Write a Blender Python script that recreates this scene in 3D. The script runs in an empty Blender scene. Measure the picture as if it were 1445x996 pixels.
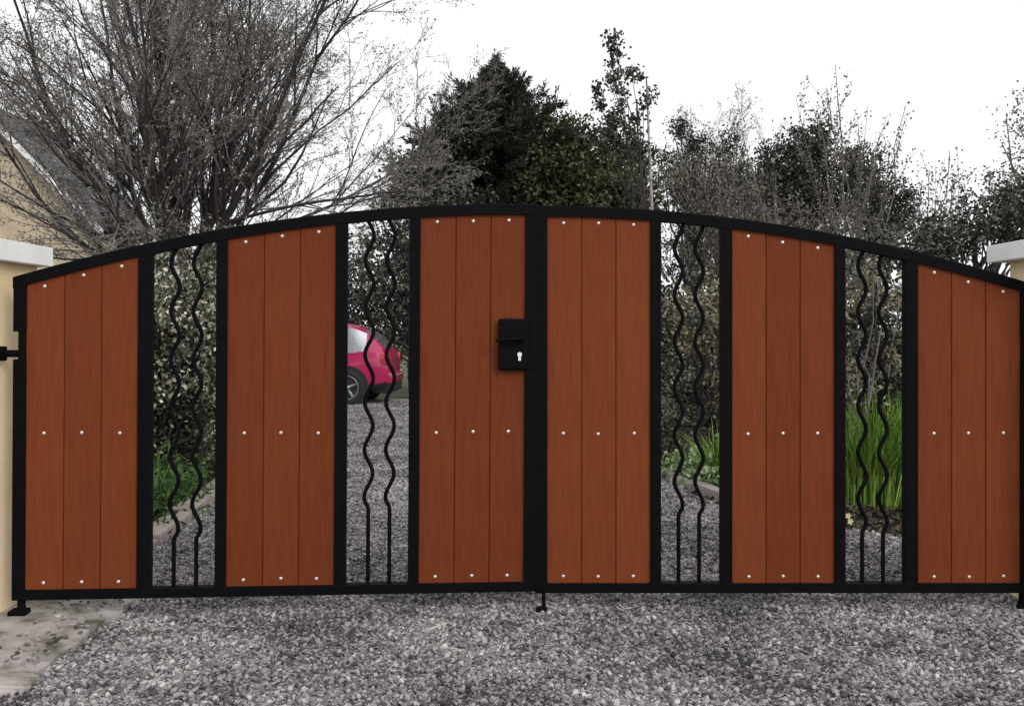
import bpy, math, random
import numpy as np
from math import radians, sin, cos, pi

SC = bpy.context.scene
COL = SC.collection
rng = np.random.default_rng(7)
random.seed(7)

# ------------------------------------------------------------------ camera
F, CX, HY, H = 1388.0, 722.5, 468.0, 1.26      # focal (photo px), centre x, horizon row, eye height
cam = bpy.data.cameras.new('camera')
cam.sensor_fit = 'HORIZONTAL'; cam.sensor_width = 36.0
cam.lens = 36.0 * F / 1445.0
cam.shift_y = -(498.0 - HY) / 1445.0
cam.clip_start = 0.05; cam.clip_end = 2000
camo = bpy.data.objects.new('camera', cam); COL.objects.link(camo)
camo.location = (0, 0, H); camo.rotation_euler = (pi / 2, 0, 0)
SC.camera = camo

# ------------------------------------------------------------------ sky, sun, exposure
SUN_EL, SUN_AZ = radians(31), radians(142)       # azimuth clockwise from +Y: behind and to the right
w = bpy.data.worlds.new('World'); SC.world = w; w.use_nodes = True
nt = w.node_tree; nt.nodes.clear()
sky = nt.nodes.new('ShaderNodeTexSky'); sky.sky_type = 'NISHITA'; sky.sun_disc = False
sky.sun_elevation = SUN_EL; sky.sun_rotation = SUN_AZ; sky.dust_density = 4.0; sky.air_density = 1.0
mixn = nt.nodes.new('ShaderNodeMix'); mixn.data_type = 'RGBA'
mixn.inputs['Factor'].default_value = 0.88         # thick even cloud over the clear sky
mixn.inputs['B'].default_value = (12.3, 12.3, 12.4, 1)
bg = nt.nodes.new('ShaderNodeBackground'); bg.inputs['Strength'].default_value = 0.1
wo = nt.nodes.new('ShaderNodeOutputWorld')
nt.links.new(sky.outputs[0], mixn.inputs['A']); nt.links.new(mixn.outputs['Result'], bg.inputs['Color'])
nt.links.new(bg.outputs[0], wo.inputs[0])
sl = bpy.data.lights.new('sun', 'SUN'); sl.energy = 1.5; sl.angle = radians(24); sl.color = (1.0, 0.96, 0.9)
so = bpy.data.objects.new('sun', sl); COL.objects.link(so)
sd = np.array([sin(SUN_AZ) * cos(SUN_EL), cos(SUN_AZ) * cos(SUN_EL), sin(SUN_EL)])
from mathutils import Vector, Matrix
so.rotation_euler = Vector(sd).to_track_quat('Z', 'Y').to_euler(); so.location = (3, -4, 9)
SC.render.engine = 'CYCLES'
SC.view_settings.view_transform = 'Standard'; SC.view_settings.look = 'None'
SC.view_settings.exposure = 0.0; SC.view_settings.gamma = 1.0

# ------------------------------------------------------------------ helpers
def at(x, y, Y):
    """photo pixel at a chosen distance -> point"""
    return np.array([(x - CX) / F * Y, Y, H - (y - HY) / F * Y])
def on_ground(x, y):
    Y = H * F / (y - HY)
    return np.array([(x - CX) / F * Y, Y, 0.0])
def nrm(v):
    v = np.asarray(v, float)
    return v / np.maximum(np.linalg.norm(v, axis=-1, keepdims=True), 1e-9)

class MB:
    """collects quads / tris / tubes / leaves, then links ONE mesh object"""
    def __init__(s): s.v = []; s.f = {}; s.n = 0
    def raw(s, V, Fc):
        V = np.asarray(V, float).reshape(-1, 3); Fc = np.asarray(Fc, int)
        s.v.append(V); s.f.setdefault(Fc.shape[1], []).append(Fc + s.n); s.n += len(V)
        return s
    def poly(s, V, faces):
        b = s.n; s.v.append(np.asarray(V, float)); s.n += len(V)
        for fc in faces: s.f.setdefault(len(fc), []).append(np.array([fc]) + b)
        return s
    def box(s, x0, x1, y0, y1, z0, z1, bev=0.0):
        if bev <= 0:
            V = [(x, y, z) for z in (z0, z1) for y in (y0, y1) for x in (x0, x1)]
            return s.raw(V, [(0, 2, 3, 1), (4, 5, 7, 6), (0, 1, 5, 4), (2, 6, 7, 3), (0, 4, 6, 2), (1, 3, 7, 5)])
        import bmesh
        bm = bmesh.new(); bmesh.ops.create_cube(bm, size=1)
        for v in bm.verts:
            v.co = ((x0 + x1) / 2 + v.co.x * (x1 - x0), (y0 + y1) / 2 + v.co.y * (y1 - y0), (z0 + z1) / 2 + v.co.z * (z1 - z0))
        bmesh.ops.bevel(bm, geom=bm.edges[:], offset=bev, segments=2, affect='EDGES', profile=0.6)
        return s.bm(bm)
    def bm(s, bm):
        bm.verts.index_update()
        V = [tuple(v.co) for v in bm.verts]
        s.poly(V, [[v.index for v in fc.verts] for fc in bm.faces]); bm.free(); return s
    def tubes(s, P, R, k=5, cap=False):
        """P (n,m,3) paths, R (n,m) radii"""
        P = np.asarray(P, float); R = np.asarray(R, float); n, m, _ = P.shape
        T = nrm(np.gradient(P, axis=1))
        ref = np.where(np.abs(T[:, :1, 2:3]) > 0.9, np.array([1.0, 0, 0]), np.array([0, 0, 1.0]))
        U = nrm(np.cross(T, np.broadcast_to(ref, T.shape))); W = np.cross(T, U)
        a = np.arange(k) / k * 2 * pi
        V = P[:, :, None] + R[:, :, None, None] * (U[:, :, None] * np.cos(a)[None, None, :, None] + W[:, :, None] * np.sin(a)[None, None, :, None])
        i = np.arange(n)[:, None, None] * m * k; j = np.arange(m - 1)[None, :, None] * k; q = np.arange(k)[None, None, :]
        q2 = (q + 1) % k
        Fc = np.stack([i + j + q, i + j + q2, i + j + k + q2, i + j + k + q], -1).reshape(-1, 4)
        base = s.n
        s.raw(V.reshape(-1, 3), Fc)
        if cap:
            for t in range(n):
                for jj, rev in ((0, True), (m - 1, False)):
                    fc = [base + t * m * k + jj * k + q for q in range(k)]
                    s.f.setdefault(k, []).append(np.array([fc[::-1] if not rev else fc]))
        return s
    def leaves(s, P, L, Wd, r, up=0.0, dirs=None, spread=1.0):
        """rhombic leaf-sized faces"""
        n = len(P); d = r.normal(size=(n, 3)); d[:, 2] += up
        if dirs is not None: d = nrm(d) * spread + nrm(dirs)
        d = nrm(d); e = nrm(np.cross(d, r.normal(size=(n, 3)))); nn = np.cross(d, e)
        L = L * r.uniform(.65, 1.3, (n, 1)); Wd = Wd * r.uniform(.7, 1.25, (n, 1))
        V = np.stack([P, P + d * L * .5 + e * Wd * .5 + nn * L * .08, P + d * L, P + d * L * .5 - e * Wd * .5 + nn * L * .08], 1)
        Fc = np.arange(n * 4).reshape(n, 4)
        return s.raw(V.reshape(-1, 3), Fc)
    def build(s, name, mat, parent=None, smooth=False):
        me = bpy.data.meshes.new(name)
        V = np.concatenate(s.v); me.vertices.add(len(V)); me.vertices.foreach_set('co', V.ravel().astype(np.float32))
        loops, starts, tot, c = [], [], [], 0
        for kk, lst in s.f.items():
            A = np.concatenate(lst); loops.append(A.ravel()); starts.append(c + np.arange(len(A)) * kk); c += A.size
        loops = np.concatenate(loops); starts = np.concatenate(starts)
        me.loops.add(len(loops)); me.loops.foreach_set('vertex_index', loops.astype(np.int32))
        me.polygons.add(len(starts)); me.polygons.foreach_set('loop_start', starts.astype(np.int32))
        me.update(calc_edges=True); me.validate()
        me.polygons.foreach_set('use_smooth', np.full(len(me.polygons), bool(smooth)))
        return link(name, me, mat, parent)
def link(name, me, mat, parent=None):
    if mat is not None and len(me.materials) == 0: me.materials.append(mat)
    o = bpy.data.objects.new(name, me); COL.objects.link(o)
    if parent is not None: o.parent = parent
    return o
def empty(name, loc=(0, 0, 0), rot=(0, 0, 0)):
    o = bpy.data.objects.new(name, None); COL.objects.link(o); o.location = loc; o.rotation_euler = rot
    o.empty_display_size = 0.1
    return o
def tag(o, label=None, cat=None, group=None, kind=None):
    if label: o['label'] = label
    if cat: o['category'] = cat
    if group: o['group'] = group
    if kind: o['kind'] = kind
    return o

# ------------------------------------------------------------------ materials
def mat(name, stops, rough=0.6, metal=0.0, scale=8.0, stretch=(1, 1, 1), bump=0.0, bscale=None, island=False, spec=0.5, coat=0.0, objrand=False, orw=.25, world=False, detail=6.0):
    m = bpy.data.materials.new(name); m.use_nodes = True; t = m.node_tree; N = t.nodes; Lk = t.links
    b = N['Principled BSDF']; b.inputs['Roughness'].default_value = rough; b.inputs['Metallic'].default_value = metal
    b.inputs['Specular IOR Level'].default_value = spec; b.inputs['Coat Weight'].default_value = coat
    tc = N.new('ShaderNodeTexCoord'); mp = N.new('ShaderNodeMapping'); mp.inputs['Scale'].default_value = stretch
    Lk.new(tc.outputs['Object'], mp.inputs['Vector'])
    nz = N.new('ShaderNodeTexNoise'); nz.inputs['Scale'].default_value = scale; nz.inputs['Detail'].default_value = detail
    Lk.new(mp.outputs[0], nz.inputs['Vector'])
    fac = nz.outputs['Fac']
    def math_(op, a, c):
        q = N.new('ShaderNodeMath'); q.operation = op
        for k, val in enumerate((a, c)):
            if hasattr(val, 'links'): Lk.new(val, q.inputs[k])
            else: q.inputs[k].default_value = val
        return q.outputs[0]
    if island:
        g = N.new('ShaderNodeNewGeometry'); fac = math_('ADD', math_('MULTIPLY', g.outputs['Random Per Island'], 0.7), math_('MULTIPLY', math_('SUBTRACT', fac, .35), 0.9))
    if objrand:
        oi = N.new('ShaderNodeObjectInfo'); fac = math_('ADD', math_('MULTIPLY', fac, 1 - orw), math_('MULTIPLY', oi.outputs['Random'], orw))
    if world:      # broad patches of dirt over the whole surface
        gp = N.new('ShaderNodeNewGeometry'); nw = N.new('ShaderNodeTexNoise'); nw.inputs['Scale'].default_value = 1.7; nw.inputs['Detail'].default_value = 5
        Lk.new(gp.outputs['Position'], nw.inputs['Vector']); fac = math_('ADD', fac, math_('MULTIPLY', math_('SUBTRACT', nw.outputs['Fac'], .53), .75))
    rp = N.new('ShaderNodeValToRGB'); el = rp.color_ramp.elements
    if len(stops) == 1: stops = [(0.0, stops[0][1]), (1.0, stops[0][1])]
    el[0].position, el[0].color = stops[0][0], (*stops[0][1], 1); el[1].position, el[1].color = stops[-1][0], (*stops[-1][1], 1)
    for p, c in stops[1:-1]:
        e = el.new(p); e.color = (*c, 1)
    Lk.new(fac, rp.inputs['Fac']); Lk.new(rp.outputs['Color'], b.inputs['Base Color'])
    if bump > 0:
        n2 = N.new('ShaderNodeTexNoise'); n2.inputs['Scale'].default_value = bscale or scale * 4; n2.inputs['Detail'].default_value = 6
        Lk.new(mp.outputs[0], n2.inputs['Vector'])
        bp = N.new('ShaderNodeBump'); bp.inputs['Strength'].default_value = bump; bp.inputs['Distance'].default_value = 0.01
        Lk.new(n2.outputs['Fac'], bp.inputs['Height']); Lk.new(bp.outputs[0], b.inputs['Normal'])
    return m

M = {}
M['steel'] = mat('black_powder_coat', [(.3, (.0028, .0028, .0036)), (.7, (.0045, .0043, .0055))], rough=.62, scale=30, bump=.05, bscale=400, spec=.05)
M['plank'] = mat('cedar_brown_board', [(.2, (.118, .0265, .0085)), (.5, (.155, .036, .0115)), (.8, (.195, .049, .0165))], rough=.7, scale=5, stretch=(14, 14, 1), orw=.3, bump=.12, bscale=16, objrand=True, spec=.12)
M['screw'] = mat('bright_screw', [(0, (.62, .60, .59)), (1, (.72, .71, .70))], rough=.35, metal=.6)
M['chrome'] = mat('steel_key_cover', [(0, (.8, .8, .8)), (1, (.9, .9, .9))], rough=.3, metal=.5)
M['render'] = mat('cream_render', [(.3, (.70, .54, .32)), (.7, (.80, .66, .44))], rough=.9, scale=3, bump=.25, bscale=90)
M['coping'] = mat('white_coping', [(.3, (.72, .72, .72)), (.7, (.82, .82, .81))], rough=.8, scale=5, bump=.2, bscale=80)
M['concrete'] = mat('weathered_concrete', [(.30, (.10, .10, .06)), (.40, (.22, .205, .17)), (.5, (.33, .305, .29)), (.72, (.50, .465, .445))], rough=.92, scale=8, bump=1.0, bscale=110, detail=14)
M['gravel'] = mat('gravel_stones', [(.17, (.022, .022, .023)), (.34, (.085, .079, .082)), (.49, (.20, .188, .194)), (.70, (.31, .29, .295)), (.93, (.58, .545, .55))], rough=.85, scale=1.5, island=True, objrand=True, world=True)
M['drive'] = mat('gravel_bed', [(.38, (.03, .03, .032)), (.48, (.22, .21, .215)), (.62, (.60, .57, .57))], rough=.9, scale=48, bump=.8, bscale=55, detail=2)
M['soil'] = mat('dark_soil', [(.35, (.008, .007, .005)), (.6, (.025, .02, .015)), (.75, (.07, .058, .045))], rough=.97, scale=26, bump=1.0, bscale=40, spec=.1)
M['ground'] = mat('rough_ground', [(.3, (.03, .04, .016)), (.55, (.06, .075, .03)), (.8, (.09, .08, .05))], rough=.95, scale=2.5, bump=.4, bscale=30)
M['edging'] = mat('edging_stone', [(.3, (.20, .165, .15)), (.7, (.36, .31, .29))], rough=.9, scale=9, bump=.4, bscale=50, objrand=True)
M['bark'] = mat('grey_bark', [(.3, (.022, .019, .019)), (.7, (.06, .052, .05))], rough=.9, scale=6, stretch=(1, 1, .3), bump=.4)
M['twig'] = mat('twig_bark', [(.3, (.10, .088, .093)), (.7, (.26, .232, .238))], rough=.85, scale=5)
M['palebark'] = mat('pale_bark', [(.35, (.16, .15, .14)), (.6, (.42, .41, .39))], rough=.85, scale=9, bump=.3)
M['palestem'] = mat('pale_stem', [(.3, (.11, .095, .09)), (.7, (.22, .19, .18))], rough=.85, scale=5)
def leafmat(name, a, b, c, rough=.6, spec=.3): return mat(name, [(.1, a), (.5, b), (.92, c)], rough=rough, scale=1.3, island=True, spec=spec)
M['litter'] = leafmat('leaf_litter', (.015, .012, .008), (.05, .04, .026), (.20, .16, .11))
M['bud'] = leafmat('opening_buds', (.07, .068, .058), (.17, .163, .135), (.34, .325, .27))
M['conifer'] = leafmat('conifer_needles', (.010, .013, .009), (.024, .029, .020), (.062, .070, .048))
M['olive'] = leafmat('olive_leaves', (.018, .022, .010), (.045, .052, .022), (.12, .125, .055))
M['dark'] = leafmat('dark_leaves', (.014, .017, .012), (.038, .042, .030), (.12, .125, .095), rough=.45, spec=.5)
M['shrub'] = leafmat('shrub_leaves', (.04, .039, .030), (.10, .096, .074), (.24, .225, .185))
M['varieg'] = mat('pale_edged_leaves', [(.1, (.015, .018, .01)), (.42, (.06, .065, .035)), (.6, (.20, .20, .13)), (.85, (.62, .60, .52))], rough=.5, scale=2.2, island=True)
M['speck'] = mat('speckled_leaves', [(.1, (.012, .014, .010)), (.45, (.04, .045, .028)), (.66, (.16, .165, .10)), (.92, (.50, .50, .41))], rough=.5, scale=2.2, island=True)
M['rusty'] = leafmat('rusty_leaves', (.03, .03, .014), (.13, .105, .06), (.34, .27, .19))
M['green'] = leafmat('fresh_green_leaves', (.02, .045, .012), (.045, .10, .022), (.10, .19, .05))
M['blade'] = leafmat('green_blades', (.06, .12, .016), (.16, .29, .045), (.36, .47, .12), rough=.5)
M['primrose'] = leafmat('pale_green_leaves', (.07, .13, .04), (.24, .36, .15), (.66, .70, .50))
M['petal'] = leafmat('pale_petals', (.6, .56, .32), (.7, .66, .42), (.8, .76, .55))
M['glare_glass'] = mat('sky_glare_car_glass', [(0, (.75, .77, .82)), (1, (.78, .8, .85))], rough=.2, metal=.9, scale=2)  # pale metallic colour stands in for sky glare on the dark panes
M['redpaint'] = mat('red_car_paint', [(0, (.40, .012, .085)), (1, (.43, .015, .095))], rough=.28, coat=.6, scale=2)
M['glass'] = mat('dark_car_glass', [(0, (.012, .013, .02)), (1, (.014, .015, .022))], rough=.06, spec=.9, scale=2)
M['rubber'] = mat('black_rubber', [(0, (.012, .012, .012)), (1, (.018, .018, .018))], rough=.8, scale=20)
M['alloy'] = mat('alloy_rim', [(0, (.25, .25, .26)), (1, (.33, .33, .34))], rough=.35, metal=.7, scale=3)
M['trim'] = mat('pale_trim', [(0, (.6, .6, .6)), (1, (.7, .7, .7))], rough=.35, metal=.4)
M['lamp'] = mat('red_lamp', [(0, (.45, .03, .05)), (1, (.5, .05, .07))], rough=.15, spec=.8)
M['roof'] = mat('dark_roof_slate', [(.3, (.035, .036, .04)), (.7, (.075, .075, .08))], rough=.8, scale=9, bump=.5)
M['wall'] = mat('cream_house_wall', [(.3, (.42, .34, .24)), (.7, (.54, .45, .33))], rough=.9, scale=2, bump=.2, bscale=80)
M['white'] = mat('white_board', [(0, (.7, .7, .7)), (1, (.78, .78, .78))], rough=.6)

# ------------------------------------------------------------------ setting: ground, drive, gravel
g = MB().raw([(-400, -60, -.03), (400, -60, -.03), (400, 700, -.03), (-400, 700, -.03)], [(0, 1, 2, 3)]).build('ground', M['ground'])
tag(g, 'rough grassy ground around the drive', kind='structure')
# drive outline: left edge, then right edge
left_e = [(-9, -8), (-9, 3.2), (-2.3, 4.3), (-2.16, 5.2), (-2.11, 5.79), (-2.30, 7.66), (-2.5, 9.5), (-3.0, 11.5), (-4.6, 13.2), (-8.5, 14.2), (-9.0, 18.7)]
right_e = [(-1.75, 18.7), (-1.2, 17), (-.2, 14), (.75, 11), (1.27, 8.38), (1.52, 7.19), (2.05, 6.35), (2.6, 5.9), (2.75, 4.6), (9, 3.4), (9, -8)]
dv = [(x, y, -.014) for x, y in left_e + right_e]
d = MB().poly(dv, [list(range(len(dv)))[::-1]]).build('driveway', M['drive'])
tag(d, 'grey gravel driveway leading through the gate', kind='structure')
soil = [(-2.30, 4.5), (-2.11, 5.79), (-2.30, 7.66), (-2.5, 9.5), (-3.0, 11.5), (-6, 12.5), (-6, 4.5)]
s_ = MB().poly([(x, y, -.018) for x, y in soil], [list(range(len(soil)))]).build('planting_bed', M['soil'])
tag(s_, 'dark soil planting bed beside the drive', kind='structure')
soil2 = [(2.5, 5.6), (2.05, 6.35), (1.52, 7.19), (1.27, 8.38), (.75, 11), (-.2, 14), (6, 14), (6, 5.0)]
s_ = MB().poly([(x, y, -.022) for x, y in soil2], [list(range(len(soil2)))[::-1]]).build('planting_bed', M['soil'])
tag(s_, 'dark soil planting bed under the shrubs', kind='structure')

# gravel: small clusters of stones scattered over an uneven surface
import bmesh
def stone_cluster(seed):
    r = np.random.default_rng(seed); mb = MB()
    bm = bmesh.new(); bmesh.ops.create_icosphere(bm, subdivisions=1, radius=1)
    bm.verts.ensure_lookup_table(); bm.verts.index_update()
    V0 = np.array([v.co[:] for v in bm.verts]); F0 = np.array([[v.index for v in fc.verts] for fc in bm.faces]); bm.free()
    for i in range(17):
        V = V0 * (1 + r.normal(size=(len(V0), 1)) * .2)
        R = r.uniform(.0045, .0115) * np.array([1.25, .95, .62]) * r.uniform(.8, 1.2, 3)
        Q = np.array(Matrix.Rotation(r.uniform(0, 2 * pi), 3, 'Z') @ Matrix.Rotation(r.normal() * .5, 3, 'X') @ Matrix.Rotation(r.normal() * .4, 3, 'Y'))
        a = r.uniform(0, 2 * pi); q = .062 * math.sqrt(r.uniform())
        mb.raw((V * R) @ Q.T + [q * cos(a), q * sin(a), r.uniform(0, .008)], F0)
    me_o = mb.build('stone_cluster', M['gravel'])
    COL.objects.unlink(me_o)
    return me_o
stones = bpy.data.collections.new('stone_sources')
for k in range(5): stones.objects.link(stone_cluster(50 + k))
def gravel_nodes(dens):
    ng = bpy.data.node_groups.new('scatter_gravel', 'GeometryNodeTree')
    ng.interface.new_socket('Geometry', in_out='INPUT', socket_type='NodeSocketGeometry')
    ng.interface.new_socket('Geometry', in_out='OUTPUT', socket_type='NodeSocketGeometry')
    N = ng.nodes; L = ng.links
    gi = N.new('NodeGroupInput'); go = N.new('NodeGroupOutput')
    dp = N.new('GeometryNodeDistributePointsOnFaces'); dp.inputs['Density'].default_value = dens
    ci = N.new('GeometryNodeCollectionInfo'); ci.inputs['Collection'].default_value = stones
    ci.inputs['Separate Children'].default_value = True; ci.inputs['Reset Children'].default_value = True
    ip = N.new('GeometryNodeInstanceOnPoints'); ip.inputs['Pick Instance'].default_value = True
    rr = N.new('FunctionNodeRandomValue'); rr.data_type = 'FLOAT_VECTOR'; rr.inputs[0].default_value = (-.15, -.15, 0); rr.inputs[1].default_value = (.15, .15, 6.283)
    rs = N.new('FunctionNodeRandomValue'); rs.data_type = 'FLOAT'; rs.inputs[2].default_value = .6; rs.inputs[3].default_value = 1.15; rs.inputs['Seed'].default_value = 3
    jn = N.new('GeometryNodeJoinGeometry')
    L.new(gi.outputs[0], dp.inputs['Mesh']); L.new(dp.outputs['Points'], ip.inputs['Points']); L.new(ci.outputs[0], ip.inputs['Instance'])
    L.new(rr.outputs[0], ip.inputs['Rotation']); L.new(rs.outputs[1], ip.inputs['Scale'])
    L.new(gi.outputs[0], jn.inputs[0]); L.new(ip.outputs[0], jn.inputs[0]); L.new(jn.outputs[0], go.inputs[0])
    return ng
from mathutils import noise as mnoise
def gravel_patch(inside, x0, x1, y0, y1, step, dens, label):
    nx = int((x1 - x0) / step); ny = int((y1 - y0) / step); mb = MB(); V = []; idx = {}
    fs = []
    def vid(i, j):
        if (i, j) not in idx:
            x = x0 + i * step; y = y0 + j * step
            idx[(i, j)] = len(V); V.append((x, y, -.006 + .011 * mnoise.noise(Vector((x * 2.2, y * 2.2, 0))) + .005 * mnoise.noise(Vector((x * 8, y * 8, 3)))))
        return idx[(i, j)]
    for i in range(nx):
        for j in range(ny):
            if inside(x0 + (i + .5) * step, y0 + (j + .5) * step):
                fs.append((vid(i, j), vid(i + 1, j), vid(i + 1, j + 1), vid(i, j + 1)))
    o = mb.raw(V, fs).build('gravel', M['drive'], smooth=True)
    md = o.modifiers.new('scatter', 'NODES'); md.node_group = gravel_nodes(dens)
    tag(o, label, 'gravel', kind='stuff'); return o
LX = np.array(left_e); RX = np.array(right_e[::-1])
def edge_l(y): return np.interp(y, LX[1:, 1], LX[1:, 0])
def edge_r(y): return np.interp(y, RX[1:, 1], RX[1:, 0])
def in_front(x, y):
    if x < -1.76 and 3.62 < y < 4.8: return False
    if x < -1.70 and 3.34 < y < 3.66: return False
    return edge_l(y) < x < edge_r(y)
gravel_patch(in_front, -3.2, 3.2, 2.2, 5.2, .05, 600, 'loose grey stone chippings in front of the gate')
gravel_patch(lambda x, y: edge_l(y) + .02 < x < edge_r(y) - .02, -3.2, 3.2, 5.2, 10.2, .1, 430, 'loose grey stone chippings on the drive behind the gate')
gravel_patch(lambda x, y: edge_l(y) + .02 < x < edge_r(y) - .02, -4.6, 1.2, 10.2, 17.9, .1, 280, 'loose grey stone chippings on the far drive around the car')

# fallen leaves on the beds
def litter(x0, x1, y0, y1, n, ok, label, seed):
    r = np.random.default_rng(seed); p = np.stack([r.uniform(x0, x1, n), r.uniform(y0, y1, n), r.uniform(-.012, .02, n)], -1)
    p = p[[ok(a, b) for a, b, _ in p]]; tag(MB().leaves(p, .06, .035, r, dirs=r.normal(size=p.shape) * [1, 1, .15], spread=.3).build('leaf_litter', M['litter']), label, 'leaf litter', kind='stuff')
litter(-4.2, -2.1, 4.8, 10, 5000, lambda x, y: x < edge_l(y) - .1, 'brown fallen leaves on the bed under the pale leaved hedge', 11)
litter(1.0, 4.5, 5.6, 11, 9000, lambda x, y: x > edge_r(y) + .02, 'brown fallen leaves on the bed under the shrubs', 12)

# concrete pads (built next) at the left pillar foot
def slab(x0, x1, y0, y1, z, seed, label):
    r = np.random.default_rng(seed); bm = bmesh.new()
    nx, ny = 16, 14
    vs = [[bm.verts.new((x0 + (x1 - x0) * i / nx, y0 + (y1 - y0) * j / ny, z)) for j in range(ny + 1)] for i in range(nx + 1)]
    for i in range(nx):
        for j in range(ny): bm.faces.new((vs[i][j], vs[i + 1][j], vs[i + 1][j + 1], vs[i][j + 1]))
    for i in range(nx + 1):
        for j in range(ny + 1):
            v = vs[i][j]; e = min(i, j, nx - i, ny - j)
            v.co.z += .006 * mnoise.noise(Vector((v.co.x * 4, v.co.y * 4, seed)))
            if i == nx: v.co.x += r.normal() * .014
            if j == 0: v.co.y += r.normal() * .012
            if i == nx or j == 0: v.co.z -= .014
            if j <= 5: v.co.z -= .012 * (5 - j) / 5
    ret = bmesh.ops.extrude_face_region(bm, geom=bm.faces[:])
    for q in ret['geom']:
        if isinstance(q, bmesh.types.BMVert): q.co.z = -.06
    bmesh.ops.recalc_face_normals(bm, faces=bm.faces[:])
    o = MB().bm(bm).build('concrete_pad', M['concrete'], smooth=False); tag(o, label, kind='structure'); return o
slab(-3.4, -1.755, 3.63, 4.78, .035, 3, 'weathered mossy concrete pad under the cream pillar')
slab(-3.4, -1.73, 3.37, 3.60, .022, 9, 'narrow concrete strip in front of the mossy pad')

rs_ = np.random.default_rng(77)
strays = MB(); bm_ = bmesh.new(); bmesh.ops.create_icosphere(bm_, subdivisions=1, radius=1); bm_.verts.index_update()
V0_ = np.array([v.co[:] for v in bm_.verts]); F0_ = np.array([[v.index for v in fc.verts] for fc in bm_.faces]); bm_.free()
for k in range(150):
    x_ = -1.765 - abs(rs_.normal()) * .16; y_ = rs_.uniform(3.64, 4.72); q_ = rs_.uniform(.005, .012)
    strays.raw(V0_ * (1 + rs_.normal(size=(12, 1)) * .2) * q_ * [1.2, 1, .65] + [x_, y_, (.036 if y_ > 4.05 else .030) + q_ * .3], F0_)
tag(strays.build('stray_gravel', M['gravel']), 'scattered stone chips lying on the edge of the concrete pad', 'gravel', kind='stuff')

# ------------------------------------------------------------------ pillars
def pillar(label, x_in, sgn, y0, y1, z_cap0, z_cap1, ovh, hinge_z, hinge_y, rod):
    x_out = x_in + sgn * .55
    p = empty('gate_pillar', ((x_in + x_out) / 2, (y0 + y1) / 2, 0)); tag(p, label, 'pillar', 'pillars carrying the gate')
    ox, oy = p.location.x, p.location.y
    a, b = sorted((x_in - ox, x_out - ox))
    MB().box(a, b, y0 - oy, y1 - oy, -.1, z_cap0 + .004, .008).build('shaft', M['render'], p)
    # coping with a slight weathering
    bm = bmesh.new(); bmesh.ops.create_cube(bm, size=1)
    for v in bm.verts:
        v.co = ((a + b) / 2 + v.co.x * (b - a + 2 * ovh), v.co.y * (y1 - y0 + 2 * ovh), z_cap0 if v.co.z < 0 else z_cap1)
    bmesh.ops.bevel(bm, geom=bm.edges[:], offset=.003, segments=2, affect='EDGES')
    MB().bm(bm).build('coping', M['coping'], p)
    xin = x_in - ox; hy = hinge_y - oy
    hb = MB().box(*sorted((xin + sgn * .01, xin - sgn * min(.045, rod * .3))), hy - .03, hy + .03, hinge_z - .032, hinge_z + .032, .006)
    hb.tubes([[(xin, hy, hinge_z), (xin - sgn * rod, hy, hinge_z)]], [[.016, .016]], 12, True)
    hb.build('hinge_bracket', M['steel'], p)
    return p
pillar('cream pillar with pale coping and a black bolt hinge, beside the concrete pad', -2.235, -1, 4.12, 4.635, 1.567, 1.658, .05, 1.165, 4.268, .105)
pillar('pillar with pale coping at the far end of the gate from the concrete pad', 2.395, 1, 4.28, 4.735, 1.595, 1.678, .075, 1.165, 4.477, .065)

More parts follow.
